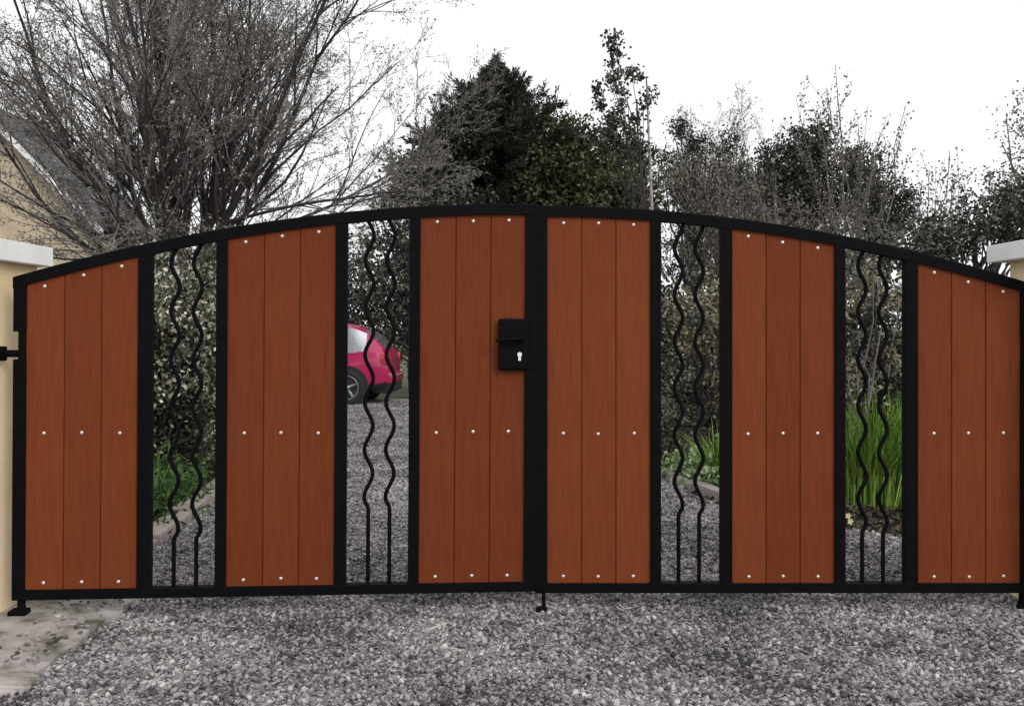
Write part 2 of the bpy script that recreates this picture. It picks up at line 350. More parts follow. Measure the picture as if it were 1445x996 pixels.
# ------------------------------------------------------------------ the gate
Z_PB, Z_RB = .1213, .0777          # plank bottom / rail bottom
def z_in(u): return 1.7825 - .0700 * u * u
def upx(x): return (x - 755) / 310.0
def gate_leaf(label, sgn, sx, loc, rot, gaps_start, holder_hinge):
    root = empty('gate_leaf', loc, rot); tag(root, label, 'gate', 'leaves of the double gate')
    def X(u): return sgn * u * sx
    def bx(mb, u0, u1, y0, y1, z0, z1, bev=.003):
        a, b = sorted((X(u0), X(u1))); return mb.box(a, b, y0, y1, z0, z1, bev)
    UE = 2.252
    # arched top rail, swept box
    n = 44; us = np.linspace(.0022, UE + .0015, n + 1); V = []; t = .0265
    for u in us:
        zi = z_in(u) - .0005; zo = z_in(u) + .0485
        V += [(X(u), -t, zi), (X(u), -t, zo - .004), (X(u), -t + .004, zo), (X(u), t - .004, zo), (X(u), t, zo - .004), (X(u), t, zi)]
    fs = []
    for i in range(n):
        for k in range(6):
            q = (i * 6 + k, i * 6 + (k + 1) % 6, i * 6 + 6 + (k + 1) % 6, i * 6 + 6 + k); fs.append(q if sgn > 0 else q[::-1])
    fs += [tuple(range(6))[::-1] if sgn > 0 else tuple(range(6)), tuple(n * 6 + k for k in range(6))[::sgn]]
    MB().poly(V, fs).build('arched_top_rail', M['steel'], root)
    bx(MB(), .0025, UE - .001, -.0255, .0255, Z_RB, Z_PB).build('bottom_rail', M['steel'], root)
    # stiles
    bx(MB(), .002, .0555, -.025, .025, Z_RB + .002, z_in(.03) + .02).build('meeting_stile', M['steel'], root)
    hs = MB(); zc = .0
    if holder_hinge:      # stile is cut away around the hinge
        bx(hs, upx(1437), UE, -.025, .025, Z_RB + .0015, 1.12); bx(hs, upx(1437) + .001, UE - .02, -.022, .022, 1.11, 1.25); bx(hs, upx(1437), UE, -.025, .025, 1.24, z_in(UE) + .03)
    else:
        bx(hs, upx(1437), UE, -.025, .025, Z_RB + .0015, z_in(UE) + .03)
    hs.build('hinge_stile', M['steel'], root)
    # uprights either side of the open bays
    for a, b in ((917, 932), (1016, 1032), (1176, 1191), (1275, 1293)):
        bx(MB(), upx(a), upx(b), -.0240, .0240, Z_PB - .01, z_in(upx((a + b) / 2)) + .012).build('upright', M['steel'], root)
    # boards, three to a panel, each with its screws; rail and tongue behind
    sm = None
    for a, b in ((772, 917), (1032, 1176), (1293, 1437)):
        u0, u1 = upx(a), upx(b); wd = (u1 - u0) / 3
        bx(MB(), u0 + .002, u1 - .002, .0085, .0225, .77, .83).build('middle_rail', M['steel'], root)
        for k in range(3):
            p0 = u0 + wd * k + (.0011 if k else -.004); p1 = u0 + wd * (k + 1) - (.0011 if k < 2 else -.004); c = .003; yf, yb = -.012, .008
            prof = [(p0, yb), (p0, yf + c), (p0 + c, yf), (p1 - c, yf), (p1, yf + c), (p1, -.002), (p1 + .008, -.002), (p1 + .008, .004), (p1, .004), (p1, yb)]
            if k == 2: prof = prof[:5] + prof[-1:]
            o = empty_plank = None
            uc = (p0 + p1) / 2; q = len(prof); mb = MB()
            # some extra columns so that the head follows the arch
            Vb = [(X(u) - X(uc), y, Z_PB - .004) for u, y in prof]; Vt = [(X(u) - X(uc), y, z_in(u) + .006) for u, y in prof]
            ff = [(i, (i + 1) % q, q + (i + 1) % q, q + i) for i in range(q)] + [tuple(range(q))[::-1], tuple(range(q, 2 * q))]
            if sgn < 0: pass
            else: ff = [t_[::-1] for t_ in ff]
            mb.poly(Vb + Vt, ff)
            pl = mb.build('plank', M['plank'], root); pl.location = (X(uc), random.uniform(-.0008, .0008), 0)
            for zz in (Z_PB + .029, .7987, z_in(uc) - .026):
                if sm is None:
                    bm = bmesh.new(); bmesh.ops.create_uvsphere(bm, u_segments=12, v_segments=8, radius=.0077)
                    bmesh.ops.delete(bm, geom=[v for v in bm.verts if v.co.y > .0005], context='VERTS')
                    for v in bm.verts: v.co.y *= .55
                    sm = bpy.data.meshes.new('screw'); bm.to_mesh(sm); bm.free()
                    sm.materials.append(M['screw'])
                s = link('screw', sm, None, pl); s.location = (random.uniform(-.003, .003), yf + .0002, zz + random.uniform(-.003, .003))
    # wavy bars in the open bays
    for (pa, pb, u_bars), (z0, ph, fl) in zip(((932, 1016, (957.5, 986.5)), (1191, 1275, (1216.5, 1246))), gaps_start):
        for xb in u_bars:
            ub = upx(xb); zt = z_in(ub) + .01
            zz = np.linspace(Z_PB - .01, zt, 150); amp = np.clip((zz - z0) / .03, 0, 1) * .0185
            off = amp * np.sin((zz - z0) / .2125 * 2 * pi) * fl * (1 if sgn > 0 else 1)
            P = np.stack([X(ub) + off, 0 * zz, zz], -1)[None]
            MB().tubes(P, np.full((1, len(zz)), .0092), 10, True).build('wavy_bar', M['steel'], root, smooth=True)
    return root, X
YD = F / 310.0
ox_r = (755 - CX) / F * YD
rr_, XR = gate_leaf('timber board and black steel gate leaf with plain meeting edge and no lock', 1, 1.0, (ox_r, YD, 0), (0, 0, 0), ((.42 + .0, 0, 1), (.34, 0, 1)), True)
lr_, XL = gate_leaf('timber board and black steel gate leaf carrying the black lock and lever', -1, 1.0132, (.1063, YD, .007), (0, 0.00603, .0892), ((.505 - .05, 0, -1), (.325, 0, 1)), True)
# lock on the left leaf (u measured from the meeting edge)
def lk(px, py): return ((px - 755) / 310.0 * 1.0, H - (py - HY) / 310.0 - .007)
x0, zt = lk(700, 450); x1, zb = lk(739.5, 522)
lock = MB().box(x0, x1 + .004, -.05, -.0118, zb, zt, .0115).build('lock_case', M['steel'], lr_, smooth=False)
hx, hz = lk(731, 479); hx2, _ = lk(696, 479)
hd = MB(); hd.tubes([[(hx, -.049, hz), (hx, -.085, hz)]], [[.011, .010]], 14, True)
pts = np.array([(hx + .006, -.083, hz + .001), (hx - .03, -.084, hz + .002), (hx - .07, -.083, hz - .001), (hx2 - .004, -.079, hz - .006)])
hd.tubes([pts], [[.009, .0085, .0078, .0065]], 12, True)
hd.build('lever_handle', M['steel'], lock, smooth=True)
kx, kz = lk(729, 503)
MB().tubes([[(kx, -.0495, kz + .010), (kx, -.0535, kz + .010)]], [[.0105, .0105]], 16, True).box(kx - .006, kx + .006, -.0532, -.0495, kz - .018, kz + .006, .001).build('key_cylinder', M['chrome'], lock)
for bxp, bzp in ((705, 459), (735, 516)):
    x_, z_ = lk(bxp, bzp)
    MB().tubes([[(x_, -.0495, z_), (x_, -.0525, z_)]], [[.005, .004]], 10, True).build('bolt', M['steel'], lock)
# drop bolt at the meeting edge, floor pivot under the left hinge
dbx = (767 - 755) / 310.0
MB().tubes([[(dbx, -.032, -.03), (dbx, -.032, .118)]], [[.0085, .0085]], 12, True).box(dbx - .02, dbx + .02, -.036, -.0245, .084, .114, .002).build('drop_bolt', M['steel'], rr_)
MB().tubes([[(dbx - .01, -.03, -.02), (dbx - .01, -.03, .016)]], [[.032, .024]], 12, True).build('floor_socket', M['steel'], rr_)
pv = MB(); px_ = XL(upx(1443))
pv.tubes([[(px_, 0, -.01 + .0), (px_, 0, .03), (px_, 0, .05), (px_, 0, .085)]], [[.034, .022, .017, .017]], 14, True).box(px_ - .045, px_ + .03, -.04, .03, .0, .035, .006).build('floor_pivot', M['steel'], lr_)
pv = MB(); px_ = XR(upx(1443))
pv.tubes([[(px_, 0, -.05), (px_, 0, .0), (px_, 0, .04), (px_, 0, .085)]], [[.034, .03, .017, .017]], 14, True).build('floor_pivot', M['steel'], rr_)

# ------------------------------------------------------------------ edging of the beds
def edging(label, pts, wd, ht):
    pts = np.array(pts); root = empty('bed_edging', (pts[0][0], pts[0][1], 0)); tag(root, label, 'edging')
    seg = np.linalg.norm(np.diff(pts, axis=0), axis=1); cum = np.r_[0, np.cumsum(seg)]; s = 0; i = 0
    while s < cum[-1] - .1:
        ln = random.uniform(.42, .6); e = min(s + ln, cum[-1])
        a = np.array([np.interp(s, cum, pts[:, k]) for k in (0, 1)]); b = np.array([np.interp(e - .012, cum, pts[:, k]) for k in (0, 1)])
        dd = b - a; L = np.linalg.norm(dd)
        o = MB().box(0, L, -wd / 2, wd / 2, -.08, ht, .014).build('edging_stone', M['edging'], root)
        o.location = (a[0] - pts[0][0], a[1] - pts[0][1], random.uniform(-.01, .01)); o.rotation_euler = (random.gauss(0, .03), random.gauss(0, .012), math.atan2(dd[1], dd[0]))
        s = e
edging('pale stone edging along the bed behind the cream pillar', [(-2.2, 4.95), (-2.17, 5.79), (-2.33, 7.66), (-2.55, 9.5), (-3.05, 11.5)], .17, .05)
edging('pinkish brown stone edging curving along the bed under the shrubs', [(1.80, 6.8), (1.60, 7.19), (1.34, 8.38), (.82, 11), (-.12, 14)], .11, .065)

# ------------------------------------------------------------------ plants
def grow(r, P0, D0, L, m, wob, up):
    n = len(P0); P = np.zeros((n, m, 3)); P[:, 0] = P0; d = nrm(D0); st = (np.broadcast_to(L, (n,)) / (m - 1))[:, None]
    for i in range(1, m):
        d = nrm(d + r.normal(size=(n, 3)) * wob + np.array([0, 0, up])); P[:, i] = P[:, i - 1] + d * st
    return P
def spawn(r, P, R, k, t0, t1, ang, lo, hi, plen, m, wob, up, taper=.3, rr=.55):
    """k children on every branch; returns paths and radii"""
    n, mm, _ = P.shape; idx = np.repeat(np.arange(n), k); t = r.uniform(t0, t1, n * k) * (mm - 1); i = np.minimum(t.astype(int), mm - 2); f = (t - i)[:, None]
    pos = P[idx, i] * (1 - f) + P[idx, i + 1] * f; T = nrm(P[idx, i + 1] - P[idx, i]); rad = R[idx, i] * (1 - f[:, 0]) + R[idx, i + 1] * f[:, 0]
    pr = nrm(np.cross(T, r.normal(size=T.shape))); a = r.uniform(ang[0], ang[1], (n * k, 1))
    D = np.cos(a) * T + np.sin(a) * pr
    L = r.uniform(lo, hi, n * k) * np.broadcast_to(plen, (n,))[idx] * (1.15 - .6 * t / (mm - 1))
    Q = grow(r, pos, D, L, m, wob, up); r0 = np.maximum(rad * rr, .0016)
    return Q, r0[:, None] * np.linspace(1, taper, m)[None], L
def pts_along(r, P, n, t0=0.0, jit=0.0):
    ln = np.linalg.norm(P[:, -1] - P[:, 0], axis=1); idx = r.choice(len(P), n, p=ln / ln.sum()); t = r.uniform(t0, 1, n) * (P.shape[1] - 1); i = np.minimum(t.astype(int), P.shape[1] - 2); f = (t - i)[:, None]
    p = P[idx, i] * (1 - f) + P[idx, i + 1] * f; T = P[idx, i + 1] - P[idx, i]
    return p + r.normal(size=p.shape) * jit, T

def thing(name, label, cat, base, group=None):
    o = empty(name, (base[0], base[1], -.02)); tag(o, label, cat, group); return o
def local(P, root): return P - np.array(root.location)

def vase_tree(name, label, base, trunk_h, trunk_r, n_limb, limb_len, tilt, k2, k3, k4, n_bud, mats, seed, budsize=(.05, .028), up=.05, cat='tree', group=None, limb_r=.45):
    r = np.random.default_rng(seed); root = thing(name, label, cat, base, group); b = np.array([0, 0, 0.])
    tr = MB(); P = grow(r, [b], [[0, 0, 1]], np.array([trunk_h]), 7, .05, .1); tr.tubes(P, np.linspace(trunk_r * 1.25, trunk_r, 7)[None], 10)
    top = P[0, -1]
    az = np.arange(n_limb) / n_limb * 2 * pi + r.normal(size=n_limb) * .3; tl = r.permutation(np.linspace(tilt[0] ** 1.0, tilt[1], n_limb)) + r.normal(size=n_limb) * .03
    D = np.stack([np.cos(az) * np.sin(tl), np.sin(az) * np.sin(tl), np.cos(tl)], -1)
    st = P[0, r.integers(4, 7, n_limb)]; Ln = limb_len * r.uniform(.75, 1.1, n_limb)
    P1 = grow(r, st, D, Ln, 9, .09, up); R1 = (trunk_r * limb_r * r.uniform(.6, 1.15, n_limb))[:, None] * np.linspace(1, .16, 9)[None]
    tr.tubes(P1, R1, 7)
    P2, R2, L2 = spawn(r, P1, R1, k2, .12, .95, (.3, .75), .32, .55, Ln, 7, .10, up, rr=.6); tr.tubes(P2, R2, 5)
    tr.build('trunk', mats[0], root, smooth=True)
    tw = MB()
    P3, R3, L3 = spawn(r, P2, R2, k3, .15, 1., (.3, .8), .3, .55, L2, 5, .12, up * .7); tw.tubes(P3, R3, 4)
    P4, R4, L4 = spawn(r, P3, R3, k4, .2, 1., (.3, .8), .35, .7, L3, 4, .14, up * .5); tw.tubes(P4, np.maximum(R4, .0022), 3)
    tw.build('twigs', mats[1], root)
    if n_bud:
        cr = MB(); p, T = pts_along(r, P4, n_bud, .2, .012); cr.leaves(p, budsize[0], budsize[1], r, dirs=T, spread=.9)
        p, T = pts_along(r, P3, n_bud // 4, .4, .012); cr.leaves(p, budsize[0], budsize[1], r, dirs=T, spread=.9)
        cr.build('crown', mats[2], root)
    return root

def lobe_tree(name, label, Y, lobes, base_px, dens, leaf, mats, seed, cat='tree', clump=.16, per=26, trunk_r=.09, depth=None, group=None, up=.15, crownname='crown', stemname='trunk', nmin=4):
    """crown made of leaf clumps spread through ellipsoids given in photo pixels at distance Y"""
    r = np.random.default_rng(seed); base = np.array([(base_px - CX) / F * Y, Y, 0]); root = thing(name, label, cat, base, group)
    o = np.array(root.location); C = []
    for (px, py, rx, ry) in lobes:
        c = at(px, py, Y) - o; a = rx / F * Y; bz = ry / F * Y; dz = depth or max(.5, min(a, 1.6))
        n = max(nmin, int(dens * (a * bz * dz) ** (2 / 3) * 4.2))
        q = nrm(r.normal(size=(n, 3))) * (r.uniform(.05, 1, (n, 1)) ** .5) * (1 + r.normal(size=(n, 1)) * .09)
        p = c + q * [a, dz, bz]; C.append(p)
    C = np.concatenate(C); C = C[C[:, 2] > .08]
    tr = MB(); zt = max(.3, np.percentile(C[:, 2], 60)); tb = np.array([0, 0, -.05])
    P = np.stack([tb + (np.array([C[:, 0].mean() * .5, 0, zt]) - tb) * t for t in np.linspace(0, 1, 8)])[None] + r.normal(size=(1, 8, 3)) * .03
    P[0, 0] = tb
    tr.tubes(P, np.linspace(trunk_r * 1.2, trunk_r * .35, 8)[None], 8)
    sel = C[r.uniform(size=len(C)) < .35]
    zs = np.clip(sel[:, 2] * r.uniform(.3, .8, len(sel)), .05, zt)
    S = np.stack([np.interp(zs, P[0, :, 2], P[0, :, k]) for k in range(3)], -1)
    ts = np.linspace(0, 1, 5)[None, :, None]
    B = S[:, None] * (1 - ts) + sel[:, None] * ts + r.normal(size=(len(sel), 5, 3)) * .05 * (ts > 0) ; B[:, :, 2] += (np.sin(ts[..., 0] * pi) * -.06)
    tr.tubes(B, np.linspace(trunk_r * .28, .005, 5)[None].repeat(len(sel), 0), 4)
    tr.build(stemname, mats[0], root, smooth=True)
    n = len(C); k = per; cs = clump * r.uniform(.5, 1.35, (n, 1, 1))
    p = (C[:, None] + r.normal(size=(n, k, 3)) * cs * [.6, .6, .5]).reshape(-1, 3); p = p[p[:, 2] > .02]
    MB().leaves(p, leaf[0], leaf[1], r, up=up).build(crownname, mats[1], root)
    return root

def conifer(name, label, Y, apex, base_px, half_px, low_py, mats, seed, nb=230, group=None, sub=15):
    r = np.random.default_rng(seed); top = at(apex[0], apex[1], Y); base = np.array([(base_px - CX) / F * Y, Y, 0]); root = thing(name, label, 'tree', base, group); o = np.array(root.location)
    top = top - o; hgt = top[2]; z_low = (H - (low_py - HY) / F * Y)
    tr = MB(); ts = np.linspace(0, 1, 10); P = (np.array([0, 0, 0]) + np.outer(ts, top))[None]; tr.tubes(P, np.linspace(.16, .012, 10)[None], 8)
    lv = 26; h = .3 + .7 * np.clip((r.integers(0, lv, nb) + r.normal(size=nb) * .15) / lv, 0, .985); z = .5 + (hgt - .55) * h
    R = np.minimum(half_px * (1 - h) ** 1.08, half_px * .33) / F * Y * r.uniform(.5, 1.22, nb) + .03
    az = r.uniform(0, 2 * pi, nb); el = np.interp(h, [0, .5, 1], [.0, .16, .2]) + r.normal(size=nb) * .12
    D = np.stack([np.cos(az) * np.cos(el), np.sin(az) * np.cos(el), np.sin(el)], -1)
    S = np.stack([np.interp(z, P[0, :, 2], P[0, :, k]) for k in range(2)] + [z], -1)
    P1 = grow(r, S, D, R, 7, .05, .05); R1 = (.012 + .02 * (1 - h))[:, None] * np.linspace(1, .2, 7)[None]; tr.tubes(P1, R1, 5)
    P2, R2, L2 = spawn(r, P1, R1, sub, .15, 1., (.5, .95), .22, .45, R, 5, .08, .06)
    tr.tubes(P2, np.maximum(R2, .003), 3)
    tr.build('trunk', mats[0], root, smooth=True)
    n = nb * sub * 26; p, T = pts_along(r, P2, n, .0, .02); p1, T1 = pts_along(r, P1, n // 6, .3, .03)
    cr = MB(); cr.leaves(p, .12, .032, r, dirs=T, spread=.7); cr.leaves(p1, .12, .03, r, dirs=T1, spread=.7)
    tp = top * .955 + np.outer(r.uniform(0, .05, 260), top); cr.leaves(tp + r.normal(size=tp.shape) * .02, .11, .026, r, dirs=np.tile([0, 0, 1.], (260, 1)), spread=.8)
    cr.build('crown', mats[1], root); return root

def whips(name, label, Y, tips, base_px, mats, seed, leaf=(.07, .05), per=26, cat='shrub', group=None, side=3, wander=.04):
    """upright bare stems with leaf tufts; tips in photo pixels"""
    r = np.random.default_rng(seed); base = np.array([(base_px - CX) / F * Y, Y, 0]); root = thing(name, label, cat, base, group); o = np.array(root.location)
    T = np.array([at(x, y, Y) for x, y in tips]) - o; n = len(T); T[:, 1] += r.normal(size=n) * .35
    S = r.normal(size=(n, 3)) * [.18, .18, 0]; ts = np.linspace(0, 1, 9)[None, :, None]
    lean = S[:, None] * (1 - ts) + T[:, None] * ts
    lean[:, :, :2] = S[:, None, :2] + (T - S)[:, None, :2] * (ts ** 1.4)
    lean += r.normal(size=lean.shape) * wander * (ts > 0) * (ts < 1)
    sm = MB(); R = r.uniform(.011, .019, (n, 1)) * np.linspace(1, .25, 9)[None]; sm.tubes(lean, R, 5)
    P2, R2, L2 = spawn(r, lean, R, side * 2, .35, .95, (.25, .6), .10, .24, np.linalg.norm(T - S, axis=1), 5, .07, .08); sm.tubes(P2, np.maximum(R2, .003), 3)
    sm.build('stems', mats[0], root, smooth=True)
    lf = MB(); p, t = pts_along(r, lean, n * per, .45, .035); lf.leaves(p, leaf[0], leaf[1], r, up=.2)
    p, t = pts_along(r, P2, n * per * side // 2, .2, .025); lf.leaves(p, leaf[0], leaf[1], r, up=.2)
    lf.build('leaves', mats[1], root); return root

# large bare tree, vase shaped
vase_tree('bare_tree', 'large bare tree with fanning limbs and opening buds', ((252 - CX) / F * 11.5, 11.5), 1.75, .15, 26, 4.6, (.05, 1.04), 12, 9, 6, 85000, (M['bark'], M['twig'], M['bud']), 21, up=.03, budsize=(.027, .017), limb_r=.31)
# dark conifer
conifer('conifer_tree', 'dark pointed conifer with layered feathery branches', 21, (700, 84), 690, 400, 300, (M['conifer'], M['conifer']), 5, nb=360, sub=16)
lobe_tree('evergreen_shrub', 'loose ragged dark evergreen beside the pale bare twiggy tree', 17, [(962, 182, 17, 20), (988, 212, 34, 20), (950, 232, 24, 22), (1012, 250, 34, 24), (965, 270, 44, 34), (1030, 200, 14, 26)], 975, 44, (.06, .03), (M['bark'], M['conifer']), 39, clump=.15, per=34, cat='shrub', nmin=6)
lobe_tree('leafy_tree', 'low dark leafy tree between the bare tree and the conifer', 19, [(600, 262, 52, 60), (560, 290, 40, 45), (650, 300, 60, 60), (560, 390, 70, 80)], 585, 30, (.10, .065), (M['bark'], M['dark']), 31, clump=.22, per=24)
lobe_tree('leafy_tree', 'bushy olive green tree beside the tall conifer', 20, [(770, 235, 55, 62), (830, 245, 62, 58), (885, 235, 45, 62), (800, 190, 34, 26), (860, 300, 80, 60), (745, 300, 60, 60)], 815, 46, (.10, .065), (M['bark'], M['olive']), 32, clump=.22, per=24)
lobe_tree('slender_tree', 'slender pale trunked tree with scattered leaf tufts on top', 14, [(858, 66, 16, 9), (876, 76, 18, 9), (893, 98, 14, 12), (860, 98, 12, 8), (848, 116, 14, 10), (900, 116, 12, 12), (878, 122, 24, 12), (846, 140, 16, 14), (915, 140, 14, 16), (880, 160, 38, 26), (900, 195, 34, 24), (850, 190, 30, 26)], 922, 18, (.065, .045), (M['bark'], M['dark']), 33, clump=.10, per=46, nmin=2, trunk_r=.035, depth=.35)
MB().tubes([[(.0, 0, 0), (0, 0, 1.6), (-.02, 0, 3.0), (-.10, 0, 4.9)]], [[.034, .03, .024, .012]], 8).build('stem', M['palebark'], bpy.data.objects['slender_tree'], smooth=True)
vase_tree('pale_bare_tree', 'pale bare twiggy tree rising behind the dark shrubs', ((1035 - CX) / F * 24, 24), 2.5, .09, 22, 4.0, (.05, .8), 9, 8, 5, 9000, (M['palestem'], M['palestem'], M['bud']), 41, up=.05)
lobe_tree('evergreen_shrub', 'dark evergreen bush with a rounded peak', 15, [(1120, 225, 52, 52), (1150, 205, 26, 34), (1100, 270, 70, 50), (1170, 270, 50, 60)], 1125, 85, (.055, .034), (M['bark'], M['conifer']), 34, clump=.16, per=30, cat='shrub')
lobe_tree('evergreen_shrub', 'dark narrow evergreen bush behind the leafy whips', 16, [(1225, 275, 46, 60), (1205, 235, 22, 34), (1260, 300, 36, 50)], 1228, 85, (.055, .034), (M['bark'], M['conifer']), 35, clump=.16, per=30, cat='shrub')
whips('whip_shrub', 'tall leafy whips standing above the dark evergreens', 14, [(1172, 96), (1160, 130), (1183, 125), (1195, 140), (1120, 140), (1135, 160), (1215, 155), (1232, 150), (1248, 165), (1262, 158), (1272, 175), (1205, 170), (1240, 190), (1280, 200), (1150, 150), (1222, 200), (1258, 210), (1110, 165)], 1195, (M['palestem'], M['shrub']), 51, per=60, side=5, leaf=(.045, .032))
whips('whip_shrub', 'lower pale leafy whips beside the dark hedge', 12, [(1325, 220), (1338, 222), (1310, 240), (1300, 255), (1350, 250), (1365, 265), (1290, 270), (1320, 260), (1340, 245), (1372, 255)], 1325, (M['palestem'], M['shrub']), 52, per=60, side=5, leaf=(.04, .028))
lobe_tree('arching_shrub', 'brownish twiggy shrub behind the gate arch', 12.5, [(985, 262, 60, 50), (1060, 285, 70, 48), (1110, 318, 60, 34), (1200, 330, 80, 30), (1010, 350, 80, 70), (1080, 360, 70, 60)], 1040, 52, (.045, .026), (M['palestem'], M['shrub']), 36, clump=.15, per=26, cat='shrub', trunk_r=.035)
whips('arching_cane_shrub', 'long pale arching stems leaning over the brownish shrub', 12, [(1030, 215), (1050, 230), (1000, 205), (985, 190), (1080, 225), (1100, 240), (1015, 180), (1065, 200), (1140, 265), (960, 215)], 1120, (M['palestem'], M['shrub']), 53, per=14, side=5)
lobe_tree('clipped_hedge', 'dense dark hedge sloping up to the pillar', 9.5, [(1340, 330, 60, 42), (1400, 300, 50, 50), (1440, 290, 50, 60), (1300, 350, 50, 40), (1260, 360, 50, 36), (1470, 300, 60, 60)], 1370, 60, (.05, .03), (M['bark'], M['dark']), 37, clump=.11, per=34, cat='hedge', trunk_r=.05, crownname='foliage', stemname='stems')
lobe_tree('leafy_tree', 'feathery grey tree behind the pillar farthest from the concrete pad', 10, [(1440, 190, 28, 50), (1460, 250, 55, 60), (1425, 250, 22, 36), (1480, 160, 50, 60)], 1500, 30, (.04, .02), (M['palestem'], M['shrub']), 38, clump=.15, per=26)

# hedge and plants on the left
lobe_tree('variegated_hedge', 'mixed hedge with pale edged leaves along the left bed edging', 8.3, [(150, 500, 130, 95), (262, 430, 70, 88), (250, 540, 95, 110), (150, 580, 120, 90), (330, 520, 60, 120), (60, 520, 90, 95)], 240, 100, (.046, .027), (M['bark'], M['varieg']), 61, clump=.12, per=34, cat='hedge', depth=.7, crownname='foliage', stemname='stems')
bpy.data.objects['variegated_hedge']['label'] = 'mixed hedge with pale edged leaves behind the pale stone edging'
lobe_tree('grey_shrub', 'dark grey twiggy bush around the foot of the bare tree', 10, [(235, 335, 60, 50), (310, 345, 60, 36), (400, 390, 80, 50)], 250, 30, (.05, .03), (M['bark'], M['shrub']), 62, clump=.14, per=24, cat='shrub', crownname='foliage', stemname='stems')
def low_plant(name, label, base, n, rad, h, leaf, m_, seed, cat='plant', group=None):
    r = np.random.default_rng(seed); root = thing(name, label, cat, base, group); mb = MB()
    p = r.normal(size=(n, 3)) * [rad * .45, rad * .45, 0]; p[:, 2] = np.abs(r.normal(size=n)) * h * .45 + .02
    mb.leaves(p, leaf[0], leaf[1], r, up=.5); mb.build('leaves', m_, root)
    st = r.normal(size=(10, 3)) * [rad * .3, rad * .3, 0]; P = np.stack([st * .4, st + [0, 0, h * .5]], 1); MB().tubes(P, np.full((10, 2), .004), 4).build('stems', M['green'], root)
    return root
for i, (x, y) in enumerate([(-2.55, 6.7), (-2.6, 7.2), (-2.75, 7.7), (-2.5, 6.1), (-2.95, 8.3), (-2.85, 7.0)]):
    low_plant('ground_cover', 'low fresh green plant at the foot of the pale leaved hedge', (x, y), 420, .42, .32, (.09, .022), M['green'], 70 + i, group='green plants under the hedge')
for i, (px, py, s) in enumerate([(938, 672, 1.), (965, 668, .8), (985, 680, .9), (1004, 690, 1.15), (1018, 672, 1.), (955, 655, .8)]):
    gp = on_ground(px, py + 10); gp[1] += .25; gp[0] += .12
    low_plant('primrose_plant', 'pale green leafy plant behind the pinkish brown edging', gp, 150, .20 * s, .22 * s, (.07, .042), M['primrose'], 80 + i, group='pale plants along the pinkish edging')
# blade grass clumps
def blades(name, label, base, n, rad, h, seed, wd=.012):
    r = np.random.default_rng(seed); root = thing(name, label, 'plant', base); a = r.uniform(0, 2 * pi, n); q = rad * .45 * np.sqrt(r.uniform(0, 1, n))
    S = np.stack([q * np.cos(a), q * np.sin(a), np.zeros(n)], -1); L = h * r.uniform(.6, 1.2, n); lean = r.uniform(.05, .85, n)
    a2 = a + r.normal(size=n) * .6; out = np.stack([np.cos(a2), np.sin(a2), np.zeros(n)], -1); side = np.stack([-np.sin(a2), np.cos(a2), np.zeros(n)], -1)
    V = []; ts = (0, .35, .7, 1.)
    for t in ts:
        c = S + out * (L * lean * t ** 2)[:, None] + np.array([0, 0, 1.]) * (L * (t - .25 * lean * t ** 3))[:, None]; w_ = wd * (1 - t ** 2 * .9)
        V += [c - side * w_ / 2, c + side * w_ / 2]
    V = np.stack(V, 1); b = np.arange(n)[:, None] * 8; Fc = np.concatenate([b + np.array([2 * k, 2 * k + 1, 2 * k + 3, 2 * k + 2]) for k in range(3)])
    MB().raw(V.reshape(-1, 3), Fc).build('blades', M['blade'], root)
    MB().tubes([[(0, 0, -.02), (0, 0, .06)]], [[rad * .35, rad * .2]], 9).build('crown_base', M['soil'], root); return root
blades('blade_plant', 'large clump of fresh green strappy blades', (2.72, 7.45), 1700, .9, .78, 90, wd=.011)
blades('blade_plant', 'small clump of green blades under the rusty leaved shrub', (1.72, 8.0), 260, .35, .5, 91)
# flowers: two pale primroses at the edge of the gravel
for k, (px, py) in enumerate([(1196, 727), (1199, 735)]):
    gp = on_ground(px, 750); root = thing('primrose_flower', 'tiny pale yellow flower beside the strappy green clump', 'flower', gp, 'pale yellow flowers'); z = H - (py - HY) / F * gp[1] + .02
    MB().tubes([[(0, 0, 0), (0, 0, z)]], [[.003, .002]], 5).build('stem', M['green'], root)
    for j in range(5):
        a = j / 5 * 2 * pi; c = np.array([cos(a) * .012, -.012, z + sin(a) * .012])
        MB().raw([(0, -.012, z), (c[0] * .8 - sin(a) * .009, c[1], z + sin(a) * .010 + cos(a) * .009), (cos(a) * .022, -.016, z + sin(a) * .022), (c[0] * .8 + sin(a) * .009, c[1], z + sin(a) * .010 - cos(a) * .009)], [(0, 1, 2, 3)]).build('petal', M['petal'], root)
